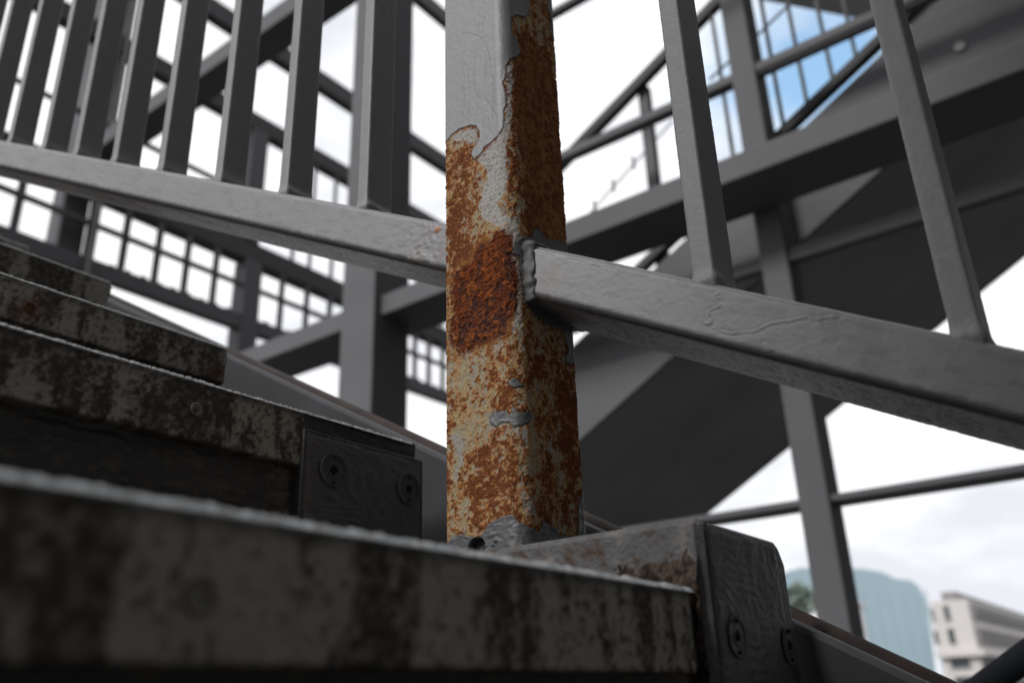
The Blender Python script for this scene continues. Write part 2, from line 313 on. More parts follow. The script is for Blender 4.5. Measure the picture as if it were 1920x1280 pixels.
def fine_j(s, z, k): return fbm(s * 600, z * 600, 3, k, .6)
def post_fn(U, V, T, NU, NV, S):
    z = T + POST_Z0; s = (U + (XB - XA0) / 2) + (V + PD / 2)
    wx = (fbm(s * 220, z * 220, 3, 3) - .5) * .0035; wz = (fbm(s * 220 + 9, z * 220, 3, 5) - .5) * .0035
    x = s + wx; y = z + wz
    jx = (fine_j(s, z, 61) - .5) * .0016; jy = (fine_j(s, z, 67) - .5) * .0016
    x2 = s + wx * .35 + jx; y2 = z + wz * .35 + jy
    dp = sdist(x2, y2, paintA)
    for q in (paintEdge, f1, f2, fb, fw, fd, fj): dp = np.minimum(dp, sdist(x2, y2, q))
    front = (NU > -.9) & (NV < .9)
    dp = np.where(front & (z < .70), dp, -1.)
    d2 = np.full(s.shape, 1.)
    for q in prim: d2 = np.minimum(d2, sdist(x, y, q))
    dd = sdist(x, y, deep[0])
    db = sdist(x, y, rustB)
    bias = np.zeros(s.shape)
    for bs, bz, rx, rz, wt in blobs: bias += wt * np.exp(-((s - bs) / rx) ** 2 - ((z - bz) / rz) ** 2)
    big = fbm(s * 95, z * 75, 4, 21, .65); mid = fbm(s * 260 + 2.5 * big, z * 235, 5, 31, .70); fine = fbm(s * 900, z * 900, 3, 41, .6); fine2 = fbm(s * 1300 + 3, z * 1300, 2, 47)
    streak = fbm(s * 300, z * 45, 4, 55)
    ru = .535 + bias * 1.1 + (big - .5) * 1.0 + (mid - .5) * 1.9 + (fine - .5) * .75
    ru = np.where(db < .004, ru + .5 * sstep(.004, -.003, db), ru)
    cream = np.array([.38, .32, .215]); white = np.array([.47, .47, .455]); ochre = np.array([.50, .25, .085]); orange = np.array([.40, .135, .034])
    brown = np.array([.155, .050, .020]); dark = np.array([.045, .018, .011]); red = np.array([.16, .040, .014]); purple = np.array([.085, .035, .028])
    c = np.tile(cream, (len(s), 1)).astype(float)
    c = lerp(c, ochre, sstep(.38, .54, ru) * .9)
    c = lerp(c, orange, sstep(.48, .64, ru) * .85)
    c = lerp(c, brown, sstep(.58, .76, ru + (fine - .5) * .5) * .92)
    c = c * (.78 + .44 * fine2)[:, None]
    c = lerp(c, ochre, sstep(.52, .66, streak) * .45 * sstep(.75, .5, ru))
    yel = sstep(.50, .66, fbm(s * 130 + 40, z * 60, 4, 58, .6)) * sstep(.66, .5, ru)
    c = lerp(c, np.array([.47, .30, .12]), yel * .6)
    gry = sstep(.54, .68, fbm(s * 120 + 7, z * 50, 4, 59, .6)) * sstep(.60, .44, ru)
    c = lerp(c, np.array([.34, .345, .33]), gry * .7)
    # dark pin-point rust spots over the pale stain
    sp = sstep(.60, .70, fine) * sstep(.40, .58, mid + bias * .3 + .04)
    c = lerp(c, np.array([.12, .045, .02]), sp * .8)
    c = c * (1 + .45 * sstep(.078, .092, s))[:, None]      # side face brightened in the colour to make up for its shade
    # primer showing
    pw = sstep(.0016, -.0012, d2 + (mid - .5) * .006)
    c = lerp(c, white, pw * .85); c = lerp(c, np.array([.13, .05, .02]), pw * sstep(.60, .68, fine) * .55)
    # thick deep rust
    dm = sstep(.0035, -.003, dd + (mid - .5) * .018 + (big - .5) * .012 + sstep(.03, .0, s) * (.006 + (mid - .5) * .03))
    dc = lerp(np.tile(red, (len(s), 1)).astype(float), purple, sstep(.42, .62, big))
    dc = lerp(dc, np.array([.40, .11, .022]), sstep(.50, .66, mid) * .8); dc = lerp(dc, dark, sstep(.54, .66, fine) * .6)
    c = lerp(c, dc, dm)
    ring = np.exp(-((dd - .004) / .0028) ** 2) * sstep(.35, .6, mid + .1)
    c = lerp(c, np.array([.44, .20, .055]), ring * .3)
    # even rust on the side face, also brightened in the colour against shade
    bm = sstep(.002, -.006, db); dt = .70 - z
    bc = lerp(np.tile(np.array([.42, .165, .062]), (len(s), 1)), np.array([.20, .072, .032]), sstep(.42, .62, mid)); bc = lerp(bc, np.array([.52, .27, .12]), sstep(.5, .7, streak) * .5); bc = lerp(bc, np.array([.36, .25, .15]), sstep(.03, -.0, dt) * sstep(.4, .6, streak) * .6)
    c = lerp(c, bc, bm * .85)
    # paint
    pm = sstep(.00025, -.00025, dp)
    pc = np.tile(np.array(PAINT), (len(s), 1)) * (1 + .10 * (fbm(s * 60, z * 60, 4, 81) - .5))[:, None]
    pc = lerp(pc, np.array([.12, .12, .125]), sstep(.80, .95, fbm(s * 160, z * 30, 4, 77) + .2) * .35)
    hair = np.full(s.shape, 1.)
    for q in hairs: hair = np.minimum(hair, ldist(x, y, q))
    pc = lerp(pc, np.array([.07, .07, .075]), sstep(.0006, .0002, hair) * .5)
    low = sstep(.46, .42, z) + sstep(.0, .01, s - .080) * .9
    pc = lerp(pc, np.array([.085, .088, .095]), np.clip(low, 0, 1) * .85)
    c = lerp(c, np.array([.03, .025, .02]), np.exp(-((dp - .0006) / .0006) ** 2) * .75 * (1 - pm))
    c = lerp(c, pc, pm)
    bumpy = sstep(.3, .24, z) * pm
    disp = bumpy * (fbm(s * 180, z * 330, 4, 95) - .5) * .0011 + .00045 * pm + (1 - pm) * ((mid - .5) * .0018 + (fine - .5) * .0012 * (.5 + ru) + (fine2 - .5) * .0003) + pm * (fbm(s * 260, z * 260, 3, 91) - .5) * .00035
    disp += dm * (1 - pm) * ((mid - .5) * .0028 + (fine - .5) * .0014 + .0004)
    disp += pm * .00025 * sstep(.003, .0003, -dp)       # paint lifts at its edge
    disp -= pm * .0003 * sstep(.0006, .0001, hair)
    disp = np.where(front, disp, .0)
    # drain hole low on face A
    hs, hz = to_sz((894, 1027)); hd = np.hypot(s - hs, z - hz); disp -= .008 * sstep(.0088, .0075, hd); c = lerp(c, np.array([.01, .01, .01]), sstep(.0088, .0078, hd))
    for q, rr in (((930, 1013), .003), ((925, 1021), .0015)):
        a, b = to_sz(q); disp += .0025 * sstep(rr, 0, np.hypot(s - a, z - b))
    rough = np.where(pm > .5, .48, .88)
    return disp, np.hstack([c, rough[:, None]])
hairs = [PZ((868, 62), (892, 66), (906, 78), (916, 100), (920, 130), (924, 170), (922, 235)), PZ((905, 0), (908, 40), (904, 50), (906, 80)), PZ((872, 120), (882, 170), (876, 230)), PZ((912, 190), (925, 205), (930, 225)), PZ((890, 100), (888, 150), (895, 200), (890, 232))]
POST_Z0 = .065
zs = np.concatenate([np.arange(0, .70, .00062), np.arange(.70, 1.06, .02)])
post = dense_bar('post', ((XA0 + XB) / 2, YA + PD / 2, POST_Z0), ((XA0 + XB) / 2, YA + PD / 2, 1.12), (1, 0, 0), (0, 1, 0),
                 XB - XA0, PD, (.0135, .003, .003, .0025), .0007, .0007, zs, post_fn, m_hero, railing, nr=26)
post['label'] = 'square post eaten by orange and brown rust where the grey paint has peeled'

# ------------------------------------------------------------------ rails and balusters
TS = math.tan(SLOPE)
RW = .0465                          # rail height across its slope
cracks = [((1340, 545), (1351, 560), (1346, 572), (1326, 580), (1324, 596), (1332, 603), (1320, 606)), ((1332, 612), (1370, 622), (1415, 618), (1440, 605), (1480, 598), (1508, 590), (1530, 596), (1552, 592), (1575, 588)), ((1008, 470), (1060, 478), (1110, 492), (1150, 498)), ((1430, 640), (1445, 655)), ((1280, 505), (1330, 520))]
def rail_fn(kind, P0, ax, u, seed):
    def fn(U, V, T, NU, NV, S):
        a = fbm(T * 900, U * 900 + V * 900, 3, seed); b = fbm(T * 120, (U + V) * 120, 4, seed + 3); e = fbm(T * 30, (U + V) * 30, 4, seed + 9)
        disp = (a - .5) * .00035 + (b - .5) * .00025 + (e - .5) * .0004
        c = np.tile(np.array(PAINT), (len(T), 1)) * (1 + .18 * (e - .5) + .10 * (b - .5))[:, None]
        under = sstep(.35, .95, -NU)
        low = sstep(.0085, .0045, U + RW / 2 + (b - .5) * .003) * (NV < .1) * (NU > -.97)  # dark reflection along the lower corner, painted into the colour
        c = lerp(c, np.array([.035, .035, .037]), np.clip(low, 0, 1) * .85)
        und = np.array([.40, .36, .33]) if kind == 'left' else np.array([.33, .33, .33])  # underside kept pale: bounce light from below put into the colour
        c = lerp(c, und, (NU < -.98) * 1.0)
        fl = fbm(T * 260, V * 500, 4, seed + 5)
        c = lerp(c, np.array([.06, .05, .045]), (NU < -.9) * sstep(.56, .66, fl) * .8)
        disp -= (NU < -.9) * sstep(.56, .62, fl) * .00025
        if kind == 'left':
            br = sstep(.45, .7, fbm(T * 14, V * 20, 3, seed + 6)); c = lerp(c, np.array([.14, .085, .055]), (NU < -.9) * br * .8)
            q = fbm(T * 300, U * 300, 4, seed + 8); t0 = T - (.0)
            rg = np.exp(-(((T - RL + .05) / .03) ** 2)); disp += (q - .5) * .0018 * rg * (NV < -.5)
            # one small rust blister near the post
            pt = at(812, 424, Y=YA); tt = float((pt - P0) @ ax); uu = float((pt - P0) @ u)
            dd = np.hypot(T - tt, U - uu) * (1 + .5 * (b - .5)); c = lerp(c, np.array([.36, .12, .03]), sstep(.0042, .0025, dd) * (NV < -.3)); disp += .0006 * sstep(.004, .001, dd)
        else:
            for l in CR:
                d = ldist(T + (a - .5) * .002, U + (b - .5) * .002, l); disp += (.0007 * np.exp(-(d / .0006) ** 2) - .0004 * np.exp(-((d - .0012) / .0006) ** 2)) * (NV < -.3)
                c = lerp(c, np.array([.30, .30, .30]), np.exp(-(d / .0005) ** 2) * .35 * (NV < -.3))
        tp = (T - RL + .045) if kind == 'left' else (.06 - T)
        gm = sstep(-.05, .03, tp + (e - .5) * .08) * sstep(.45, .65, b) ; c = lerp(c, np.array([.16, .11, .075]), gm * .45)
        ds = sstep(.60, .72, fbm(T * 60, U * 200, 4, seed + 12)); c = lerp(c, np.array([.12, .115, .11]), ds * .35)
        # paler top corner
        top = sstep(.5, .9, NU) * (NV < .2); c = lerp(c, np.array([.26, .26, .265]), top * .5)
        return disp, np.hstack([c, np.full((len(T), 1), .5)])
    return fn
def yrail(x): return YA * ((.885 + .115 * x / 835) if x < 835 else (1.030 + .080 * (x - 1009) / 911))
def rail(name, pa, pb, kind, depth, seed, ext0=0, ext1=0):
    A = at(pa[0], pa[1], Y=yrail(pa[0])); B = at(pb[0], pb[1], Y=yrail(pb[0]))
    ax = (B - A) / np.linalg.norm(B - A); A = A - ax * ext0; B = B + ax * ext1
    v = np.cross([0, 0, 1.], ax); v /= np.linalg.norm(v)
    if v[1] < 0: v = -v
    u = np.cross(ax, v); u = u if u[2] > 0 else -u
    off = -u * RW / 2 + v * depth / 2
    P0, P1 = A + off, B + off
    global RL, CR
    RL = np.linalg.norm(P1 - P0)
    fr = (P0, ax, u)
    if kind == 'right':
        CR = []
        for l in cracks:
            q = []
            for p in l:
                w_ = at(p[0], p[1], Y=yrail(p[0])) - P0; q.append((float(w_ @ ax), float(w_ @ u)))
            CR.append(q)
    ts = np.linspace(0, RL, int(RL / .0014))
    # u plays the perimeter's first axis: face A is -v, the underside -u
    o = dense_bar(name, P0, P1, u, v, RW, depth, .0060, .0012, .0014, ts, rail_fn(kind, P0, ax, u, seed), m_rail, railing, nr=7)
    return o, A, B, ax, u, v
RAILD = .083
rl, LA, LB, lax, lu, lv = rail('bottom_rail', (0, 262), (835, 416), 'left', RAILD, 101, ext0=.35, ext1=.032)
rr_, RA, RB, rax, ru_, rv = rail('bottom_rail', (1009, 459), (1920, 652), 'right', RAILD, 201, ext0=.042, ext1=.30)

def bal_fn(seed):
    def fn(U, V, T, NU, NV, S):
        a = fbm(T * 700, (U + V) * 700 + seed, 3, seed); b = fbm(T * 90, (U + V) * 90, 4, seed + 2)
        disp = (a - .5) * .0005 + (b - .5) * .0002
        d0 = T - .045; disp += .0022 * np.exp(-(d0 / .006) ** 2) * (.6 + .8 * b)
        c = np.tile(np.array(PAINT) * .95, (len(T), 1)) * (1 + .2 * (b - .5))[:, None]
        return disp, np.hstack([c, np.full((len(T), 1), .52)])
    return fn
def baluster(X, side, wid, dep, seed, dense):
    A, ax, v = (LA, lax, lv) if side == 'L' else (RA, rax, rv)
    t = (X - A[0]) / ax[0]; P = A + ax * t
    cx = P[0] + wid / 2; cy = P[1] + .004 + dep / 2; z0 = P[2] + ax[2] / ax[0] * wid / 2
    ts = np.concatenate([np.arange(0, .55, .0016 if dense else .006), np.linspace(.56, .93, 6)])
    hd = v / v[1]
    return dense_bar('baluster', (cx, cy, z0 - .045), (cx, cy, z0 + 1), (1, 0, 0), (0, 1, 0), wid, dep, .0022, .0014 if dense else .004, .0016 if dense else .004, ts, bal_fn(seed), m_bal, railing, nr=4)
for i, (X, wid, dep) in enumerate(((-.247, .0185, .042), (-.0835, .0185, .042), (.082, .0185, .042))):
    baluster(X, 'R', wid, dep, 300 + i, True)
for i, X in enumerate((-.5935, -.7151, -.8345, -.9580, -1.072, -1.180, -1.280, -1.398, -1.515, -1.63)):
    baluster(X, 'L', .0155, .036, 340 + i * 3, i < 2)
# top rails, above the frame of the photo
for A, ax, L in ((LA, lax, 1.85), (RA, rax, .95)):
    mb = MB(); P = A + np.array([0, .02, .90]); Q = P + ax * L; mb.bar(P, Q, (0, 1, 0), np.cross(ax, (0, 1, 0)), .022, .015)
    mb.build('top_rail', m_paint, railing, .003)
# weld beads where the rails meet the post
def bead(centre, u, v, hw, hd, ax, r, seed, skip=None):
    n = 90; V_ = []; k = 12; per = []
    for i in range(n):
        t = i / n * 4; q = int(t); f = t - q
        c = [(-hw, -hd), (hw, -hd), (hw, hd), (-hw, hd)]; a = np.array(c[q]); b = np.array(c[(q + 1) % 4]); p = a + (b - a) * f
        per.append(p)
    per = np.array(per); nz = fbm(np.arange(n) / 3., np.zeros(n), 3, seed)
    for i in range(n):
        base = centre + u * per[i, 0] + v * per[i, 1]; o = per[i] / np.linalg.norm(per[i]); od = u * o[0] + v * o[1]; rr = r * (.45 + 1.2 * nz[i])
        for j in range(k):
            a = 2 * math.pi * j / k; V_.append(base + od * rr * math.cos(a) * .9 + ax * (rr * math.sin(a) * 1.7 + .002) + (vn(np.array([i * .8]), np.array([j * .7]), seed)[0] - .5) * r * .8 * od)
    Q = [(i * k + j, i * k + (j + 1) % k, ((i + 1) % n) * k + (j + 1) % k, ((i + 1) % n) * k + j) for i in range(n) for j in range(k)]
    V_ = np.array(V_); cc = np.tile(np.array([.075, .073, .072, .6]), (len(V_), 1))
    cc[:, :3] *= (.8 + .5 * fbm(V_[:, 0] * 300, V_[:, 2] * 300, 3, seed))[:, None]
    return mesh_np('weld_bead', V_, np.array(Q), m_rail, railing, True, cc)
UZ = np.array([0, 0, 1.]); UX = np.array([1., 0, 0]); UY = np.array([0, 1., 0]); HZ = RW / 2 / math.cos(SLOPE)
off = -ru_ * RW / 2 + rv * RAILD / 2
tq = (XB + .002 - (RA + off)[0]) / rax[0]; bead(RA + off + rax * tq, UZ, UY, HZ, RAILD / 2 - .001, UX, .0046, 5)
off = -lu * RW / 2 + lv * RAILD / 2
tq = (XA0 - .001 - (LA + off)[0]) / lax[0]; bead(LA + off + lax * tq, UZ, UY, HZ, RAILD / 2, UX, .0026, 6)

# ------------------------------------------------------------------ the staircase
stair = thing('metal_staircase', 'dark dirty metal staircase with grimy nosing strips and screwed end brackets', 'staircase')
def grid_xz(name, X, y0, y1, z0, z1, step, fn, mat, parent, back=.004):
    """a sheet facing +X with its relief, thickened by edges folded back"""
    ny = max(2, int((y1 - y0) / step)); nz = max(2, int((z1 - z0) / step))
    ys = np.linspace(y0, y1, ny); zs_ = np.linspace(z0, z1, nz)
    Y, Z = np.meshgrid(ys, zs_); Y = Y.ravel(); Z = Z.ravel(); d, c = fn(Y, Z)
    V_ = np.stack([X + d, Y, Z], 1)
    i = np.arange(nz - 1)[:, None] * ny; j = np.arange(ny - 1)[None]; Q = np.stack([i + j, i + j + 1, i + ny + j + 1, i + ny + j], -1).reshape(-1, 4)
    # rim
    rim = list(range(ny)) + [k * ny + ny - 1 for k in range(1, nz)] + [(nz - 1) * ny + k for k in range(ny - 2, -1, -1)] + [k * ny for k in range(nz - 2, 0, -1)]
    b = len(V_); R_ = V_[rim].copy(); R_[:, 0] = X - back; V_ = np.vstack([V_, R_]); n = len(rim)
    Qr = np.array([(rim[k], b + k, b + (k + 1) % n, rim[(k + 1) % n]) for k in range(n)])
    c = np.vstack([c, c[rim]])
    return mesh_np(name, V_, np.vstack([Q, Qr]), mat, parent, True, c)
def strip_fn(seed, ztop, h, screws):
    def fn(Y, Z):
        t = (ztop - Z) / h
        wide = fbm(Y * 24, Z * 4, 3, seed, .6); st = fbm(Y * 75, Z * 16, 4, seed + 2, .6); m = fbm(Y * 260, Z * 260, 4, seed + 4, .65); f = fbm(Y * 900, Z * 900, 2, seed + 7)
        c = np.tile(np.array([.50, .47, .415]), (len(Y), 1)); c = lerp(c, np.array([.36, .335, .285]), m)
        gr = sstep(.43, .60, wide * .6 + st * .4 + (m - .5) * .24) * (.72 + .5 * sstep(.35, .6, m))
        c = lerp(c, np.array([.062, .05, .038]), np.clip(gr, 0, 1) * .92)
        sp = sstep(.60, .68, m) * .6; c = lerp(c, np.array([.07, .055, .042]), sp)
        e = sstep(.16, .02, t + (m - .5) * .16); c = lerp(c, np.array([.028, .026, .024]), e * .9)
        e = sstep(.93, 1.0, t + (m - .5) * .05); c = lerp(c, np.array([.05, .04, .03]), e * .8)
        for sy, sz, rr, rusty in screws:
            d = np.hypot(Y - sy, Z - sz)
            if rusty: c = lerp(c, np.array([.20, .075, .03]), np.exp(-(d / (rr * 2.0)) ** 2) * (.35 + m))
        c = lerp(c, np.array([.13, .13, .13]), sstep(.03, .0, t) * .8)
        disp = (m - .5) * .0009 + (f - .5) * .0003 + gr * .0006 * (m + .3)
        # the worn, crusted lip
        disp -= .0045 * sstep(.045, 0., t); disp += (fbm(Y * 500, Z * 200, 3, seed + 9) - .5) * .0022 * sstep(.09, .0, t)
        return disp, np.hstack([c, np.full((len(Y), 1), .8)])
    return fn
def riser_fn(seed, crust=None):
    def fn(Y, Z):
        wv = np.sin((Z * 700 + 9 * fbm(Y * 45, Z * 60, 3, seed)) ); m = fbm(Y * 120, Z * 260, 4, seed + 3)
        amp = sstep(.5, .68, fbm(Y * 26, Z * 26, 3, seed + 5))
        disp = wv * .0011 * amp + (m - .5) * .0018
        c = np.tile(np.array([.055, .054, .054]), (len(Y), 1)); c = lerp(c, np.array([.10, .085, .068]), sstep(.55, .68, m))
        if crust is not None:
            k = sstep(crust - .030, crust - .004, Y + (m - .5) * .02); disp += k * (.003 + (fbm(Y * 420, Z * 420, 4, seed + 8) - .5) * .011); c = lerp(c, np.array([.16, .12, .08]), np.clip(k * m * 1.7, 0, 1))
        return disp, np.hstack([c, np.full((len(Y), 1), .62)])
    return fn
def disc(mb, c, n_ax, r, th, n=24):
    b = len(mb.v); c = np.asarray(c, float)
    for x in (0, th):
        for i in range(n):
            a = 2 * math.pi * i / n; mb.v.append((c[0] + x, c[1] + r * math.cos(a), c[2] + r * math.sin(a)))
    mb.f.append(tuple(b + n + i for i in range(n))); mb.f += [(b + i, b + (i + 1) % n, b + n + (i + 1) % n, b + n + i) for i in range(n)]
def screw(parent, X, Y, Z, r, rust=False, slots=False):
    """countersunk screw head: dished ring, flat, dark hexagon socket"""
    mb = MB(); prof = [(r * 1.0, .0002), (r * .96, .0012), (r * .80, .0014), (r * .74, .0002), (r * .42, -.0001), (r * .34, .0004), (r * .30, -.002)]; n = 28
    for pr, px_ in prof:
        for i in range(n):
            a = 2 * math.pi * i / n; mb.v.append((X + px_, Y + pr * math.cos(a), Z + pr * math.sin(a)))
    for k in range(len(prof) - 1):
        for i in range(n): mb.f.append((k * n + i, k * n + (i + 1) % n, (k + 1) * n + (i + 1) % n, (k + 1) * n + i))
    mb.f.append(tuple((len(prof) - 1) * n + i for i in range(n)))
    o = mb.build('screw', m_rustscrew if rust else m_screw, parent, smooth=True)
    return o
m_rustscrew = plain('rusty_screw', (.16, .07, .035), .8, .1, var=.5, scale=200, bs=.5, bsc=900)

STEPS = {0: (-.08, -.118), 1: (.25, .062), 2: (.58, .2418), 3: (.91, .434), 4: (1.24, .636)}
def step(k):
    if k in STEPS: h, z = STEPS[k]
    elif k > 4: h, z = 1.24 + .33 * (k - 4), .636 + .18 * (k - 4)
    else: h, z = -.08 + .33 * k, -.118 + .18 * k
    X = -h; SH = .0485; y1 = .512 if k == 1 else .474 if k == 2 else .612
    mb = MB(); mb.box(X - .36, X - .006, -.95, .618, z - .022, z - .004)        # tread plate
    zlow = z - .20 if k != 4 else z - .22
    o = mb.build('step', m_dirty, stair, .0015)
    fine = .0014 if k in (1, 2) else .0022 if k in (3, 4) else .006
    ylo = {1: .05, 2: .16, 3: .28, 4: .4}.get(k, -.95) if k > 0 else -.95
    scr = {1: ((.408, .0345, .0052, False), (.167, .035, .0065, False)), 2: ((.3679, .2186, .0054, False), (.045, .215, .0054, False)), 3: ((.367, .405, .0065, True), (.600, .398, .005, True))}.get(k, ())
    if ylo > -.9:
        grid_xz('nosing_strip', X, -.95, ylo, z - SH, z + .0008, .008, strip_fn(400 + k * 31, z, SH, scr), m_step, o, .012)
    grid_xz('nosing_strip', X, ylo, y1, z - SH, z + .0008, fine, strip_fn(400 + k * 31, z, SH, scr), m_step, o, .012)
    if y1 < .6:      # darker end piece of the nosing over the bracket
        grid_xz('nosing_end', X - .003, y1, .618, z - (.030 if k == 2 else .045), z + .0005, .0014, riser_fn(700 + k, None), m_step, o, .012)
    # crusted upper edge of the nosing, its sky light put into the pale colour
    n = 700 if k in (1, 2, 3) else 120; ys = np.linspace(ylo if k > 0 else -.95, .612, n); rows = 5
    V_ = []; 
    for r_ in range(rows):
        u = r_ / (rows - 1); a = math.pi * u
        nn = fbm(ys * 700, np.full(n, r_ * .8), 3, 500 + k); big = fbm(ys * 60, np.full(n, 2.), 3, 510 + k)
        V_.append(np.stack([X - .0065 + (.0055 + .001 * nn) * math.cos(a), ys, z - .001 + math.sin(a) * (.0016 + .0026 * nn + .0016 * big)], 1))
    V_ = np.vstack(V_); i = np.arange(rows - 1)[:, None] * n; j = np.arange(n - 1)[None]; Q = np.stack([i + j, i + j + 1, i + n + j + 1, i + n + j], -1).reshape(-1, 4)
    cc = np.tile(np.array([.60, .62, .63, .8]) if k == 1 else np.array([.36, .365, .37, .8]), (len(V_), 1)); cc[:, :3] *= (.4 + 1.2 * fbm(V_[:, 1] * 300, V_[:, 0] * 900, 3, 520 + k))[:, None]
    mesh_np('nosing_lip', V_, Q, m_step, o, True, cc)
    lo = STEPS.get(k - 1, (0, z - .18))[1]
    grid_xz('riser', X - .012, ylo, .618, lo - .004, z - .03, .0016 if k == 2 else .004, riser_fn(600 + k, {2: .474, 1: .512}.get(k)), m_step, o, .02)
    if ylo > -.9: grid_xz('riser', X - .012, -.95, ylo, lo - .004, z - .03, .01, riser_fn(600 + k), m_step, o, .02)
    for sy, sz, r_, ru in scr: screw(o, X + .0006, sy, sz, r_, ru)
    return o
m_dirty = plain('tread_metal', (.09, .085, .08), .8, var=.4, scale=30, bs=.5, bsc=300)
for k in range(-5, 9): step(k)

def bracket_fn(seed, dirt):
    def fn(Y, Z):
        m = fbm(Y * 130, Z * 130, 4, seed); f = fbm(Y * 700, Z * 700, 3, seed + 2); wv = np.sin(Z * 900 + 8 * fbm(Y * 60, Z * 60, 3, seed + 3))
        ed = np.minimum(np.minimum(Y - Y.min(), Y.max() - Y), np.minimum(Z - Z.min(), Z.max() - Z)); disp = (sstep(0, .004, ed) * ((m - .5) * .0012 + .0006) - .0005) + (f - .5) * .0005 + wv * .0002 * sstep(.5, .62, fbm(Y * 40, Z * 40, 2, seed + 4))
        c = np.tile(np.array([.10, .098, .099]), (len(Y), 1)); c = lerp(c, np.array([.085, .072, .058]), sstep(.5, .7, m) * .7)
        return disp, np.hstack([c, np.full((len(Y), 1), .5)])
    return fn
def bracket(X, y0, y1, ztop, zbot, th, side_len, cut, bolts, seed, label):
    mb = MB(); ya = y0 + (.0105 if side_len else 0)
    pts = [(X - th, ya, zbot), (X - th, y1, zbot), (X - th, y1, ztop - cut)] + ([(X - th, y1 - cut * .55, ztop - cut * .25)] if cut > .005 else []) + [(X - th, y1 - cut, ztop), (X - th, ya, ztop)]
    mb.prism(pts, (th, 0, 0))
    o = mb.build('bracket', m_bracket, stair, .003, seg=3)
    if label: o['label'] = label
    if side_len:
        mb = MB(); mb.box(X - side_len, X + .0012, y0, y0 + .010, zbot, ztop + .0012); mb.build('side_plate', m_side, o, .0048, seg=1)
        # rusty crust where the side plate meets the nosing
        n1, n2 = 110, 70; A_, B_ = np.meshgrid(np.linspace(X - .10, X - .002, n1), np.linspace(zbot + .02, .090, n2)); A_ = A_.ravel(); B_ = B_.ravel()
        q = fbm(A_ * 160, B_ * 160, 4, 901, .6); q2 = fbm(A_ * 700, B_ * 700, 3, 903)
        edge = sstep(.088, .066, B_ + (q - .5) * .03 - .12 * (A_ - X + .05)); th_ = edge * (.001 + .011 * q * sstep(X - .10, X - .03, A_) + (q2 - .5) * .003)
        V_ = np.stack([A_, y0 - th_ + .001, B_], 1)
        i = np.arange(n2 - 1)[:, None] * n1; j = np.arange(n1 - 1)[None]; Q = np.stack([i + j, i + j + 1, i + n1 + j + 1, i + n1 + j], -1).reshape(-1, 4)
        cc = lerp(np.tile(np.array([.075, .052, .038]), (len(V_), 1)), np.array([.15, .12, .095]), sstep(.5, .7, q2)); cc = lerp(cc, np.array([.03, .022, .016]), sstep(.5, .35, q))
        mesh_np('rust_crust', V_, Q, m_step, o, True, np.hstack([cc, np.full((len(V_), 1), .85)]))
    grid_xz('face_skin', X + .0004, ya + .003, y1 - max(cut, .003), zbot + .003, ztop - .003, .0012, bracket_fn(seed, 1), m_brskin, o, .001)
    for by, bz, br in bolts:
        b = MB(); n = 32
        prof = [(br, .0001), (br * .98, .0006), (br * .95, .0006), (br * .90, .0002), (br * .45, .0002), (br * .40, .0004), (br * .22, .0003), (br * .20, -.004)]
        for pr, dx in prof:
            for i in range(n):
                a = 2 * math.pi * i / n; b.v.append((X + .0014 + dx, by + pr * math.cos(a), bz + pr * math.sin(a)))
        for k in range(len(prof) - 1):
            for i in range(n): b.f.append((k * n + i, k * n + (i + 1) % n, (k + 1) * n + (i + 1) % n, (k + 1) * n + i))
        b.f.append(tuple((len(prof) - 1) * n + i for i in range(n)))
        bo = b.build('bolt', m_bracket, o, smooth=True)
        h = MB(); disc(h, (X + .0005, by, bz), 0, br * .20, .0022, 14)
        for s_ in (-1, 1):
            h.box(X + .0008, X + .0030, by - br * .05, by + br * .05, bz + s_ * br * .72 - br * .09, bz + s_ * br * .72 + br * .09)
        h.build('bolt_socket', m_hole, o)
    return o
m_bracket = plain('bracket_paint', (.080, .079, .082), .45, var=.35, scale=40, bs=.7, bsc=260, bd=.0012)
m_side, nt_, b_ = mat_new('side_plate_paint'); b_.inputs['Roughness'].default_value = .6
n_, bp_ = bump(nt_, b_, 220, .8, .002, 6)
nn_ = nt_.nodes.new('ShaderNodeTexNoise'); nn_.inputs['Scale'].default_value = 38; nn_.inputs['Detail'].default_value = 8; nn_.inputs['Roughness'].default_value = .65
tcn = nt_.nodes.new('ShaderNodeTexCoord'); nt_.links.new(tcn.outputs['Object'], nn_.inputs['Vector'])
rp = nt_.nodes.new('ShaderNodeValToRGB'); e = rp.color_ramp.elements; e[0].position = .40; e[0].color = (.09, .06, .042, 1); e[1].position = .46; e[1].color = (.12, .115, .112, 1)
x_ = e.new(.56); x_.color = (.14, .137, .138, 1); x_ = e.new(.66); x_.color = (.24, .215, .19, 1)
nt_.links.new(nn_.outputs['Fac'], rp.inputs[0]); nt_.links.new(rp.outputs[0], b_.inputs['Base Color'])
m_brskin = tinted('bracket_skin', micro=700, mstr=.4, mdist=.0005, amp=.2)
bracket(-.246, .528, .676, .1085, -.06, .010, .26, .016, ((.566, .036, .0135), (.657, .033, .0135)), 801, 'end bracket under the rusted post, its side plate flaking')
bracket(-.576, .472, .622, .2255, .062, .013, 0, .001, ((.506, .1945, .0155), (.601, .1935, .0155)), 811, 'dark end bracket left of the post with two round bolts')
for k in (3, 4, 5): 
    h, z = STEPS.get(k, (1.57, .816)); bracket(-h + .004, .50, .622, z - .06, z - .18, .013, 0, .001, ((.53, z - .10, .014), (.60, z - .10, .014)), 820 + k, None)

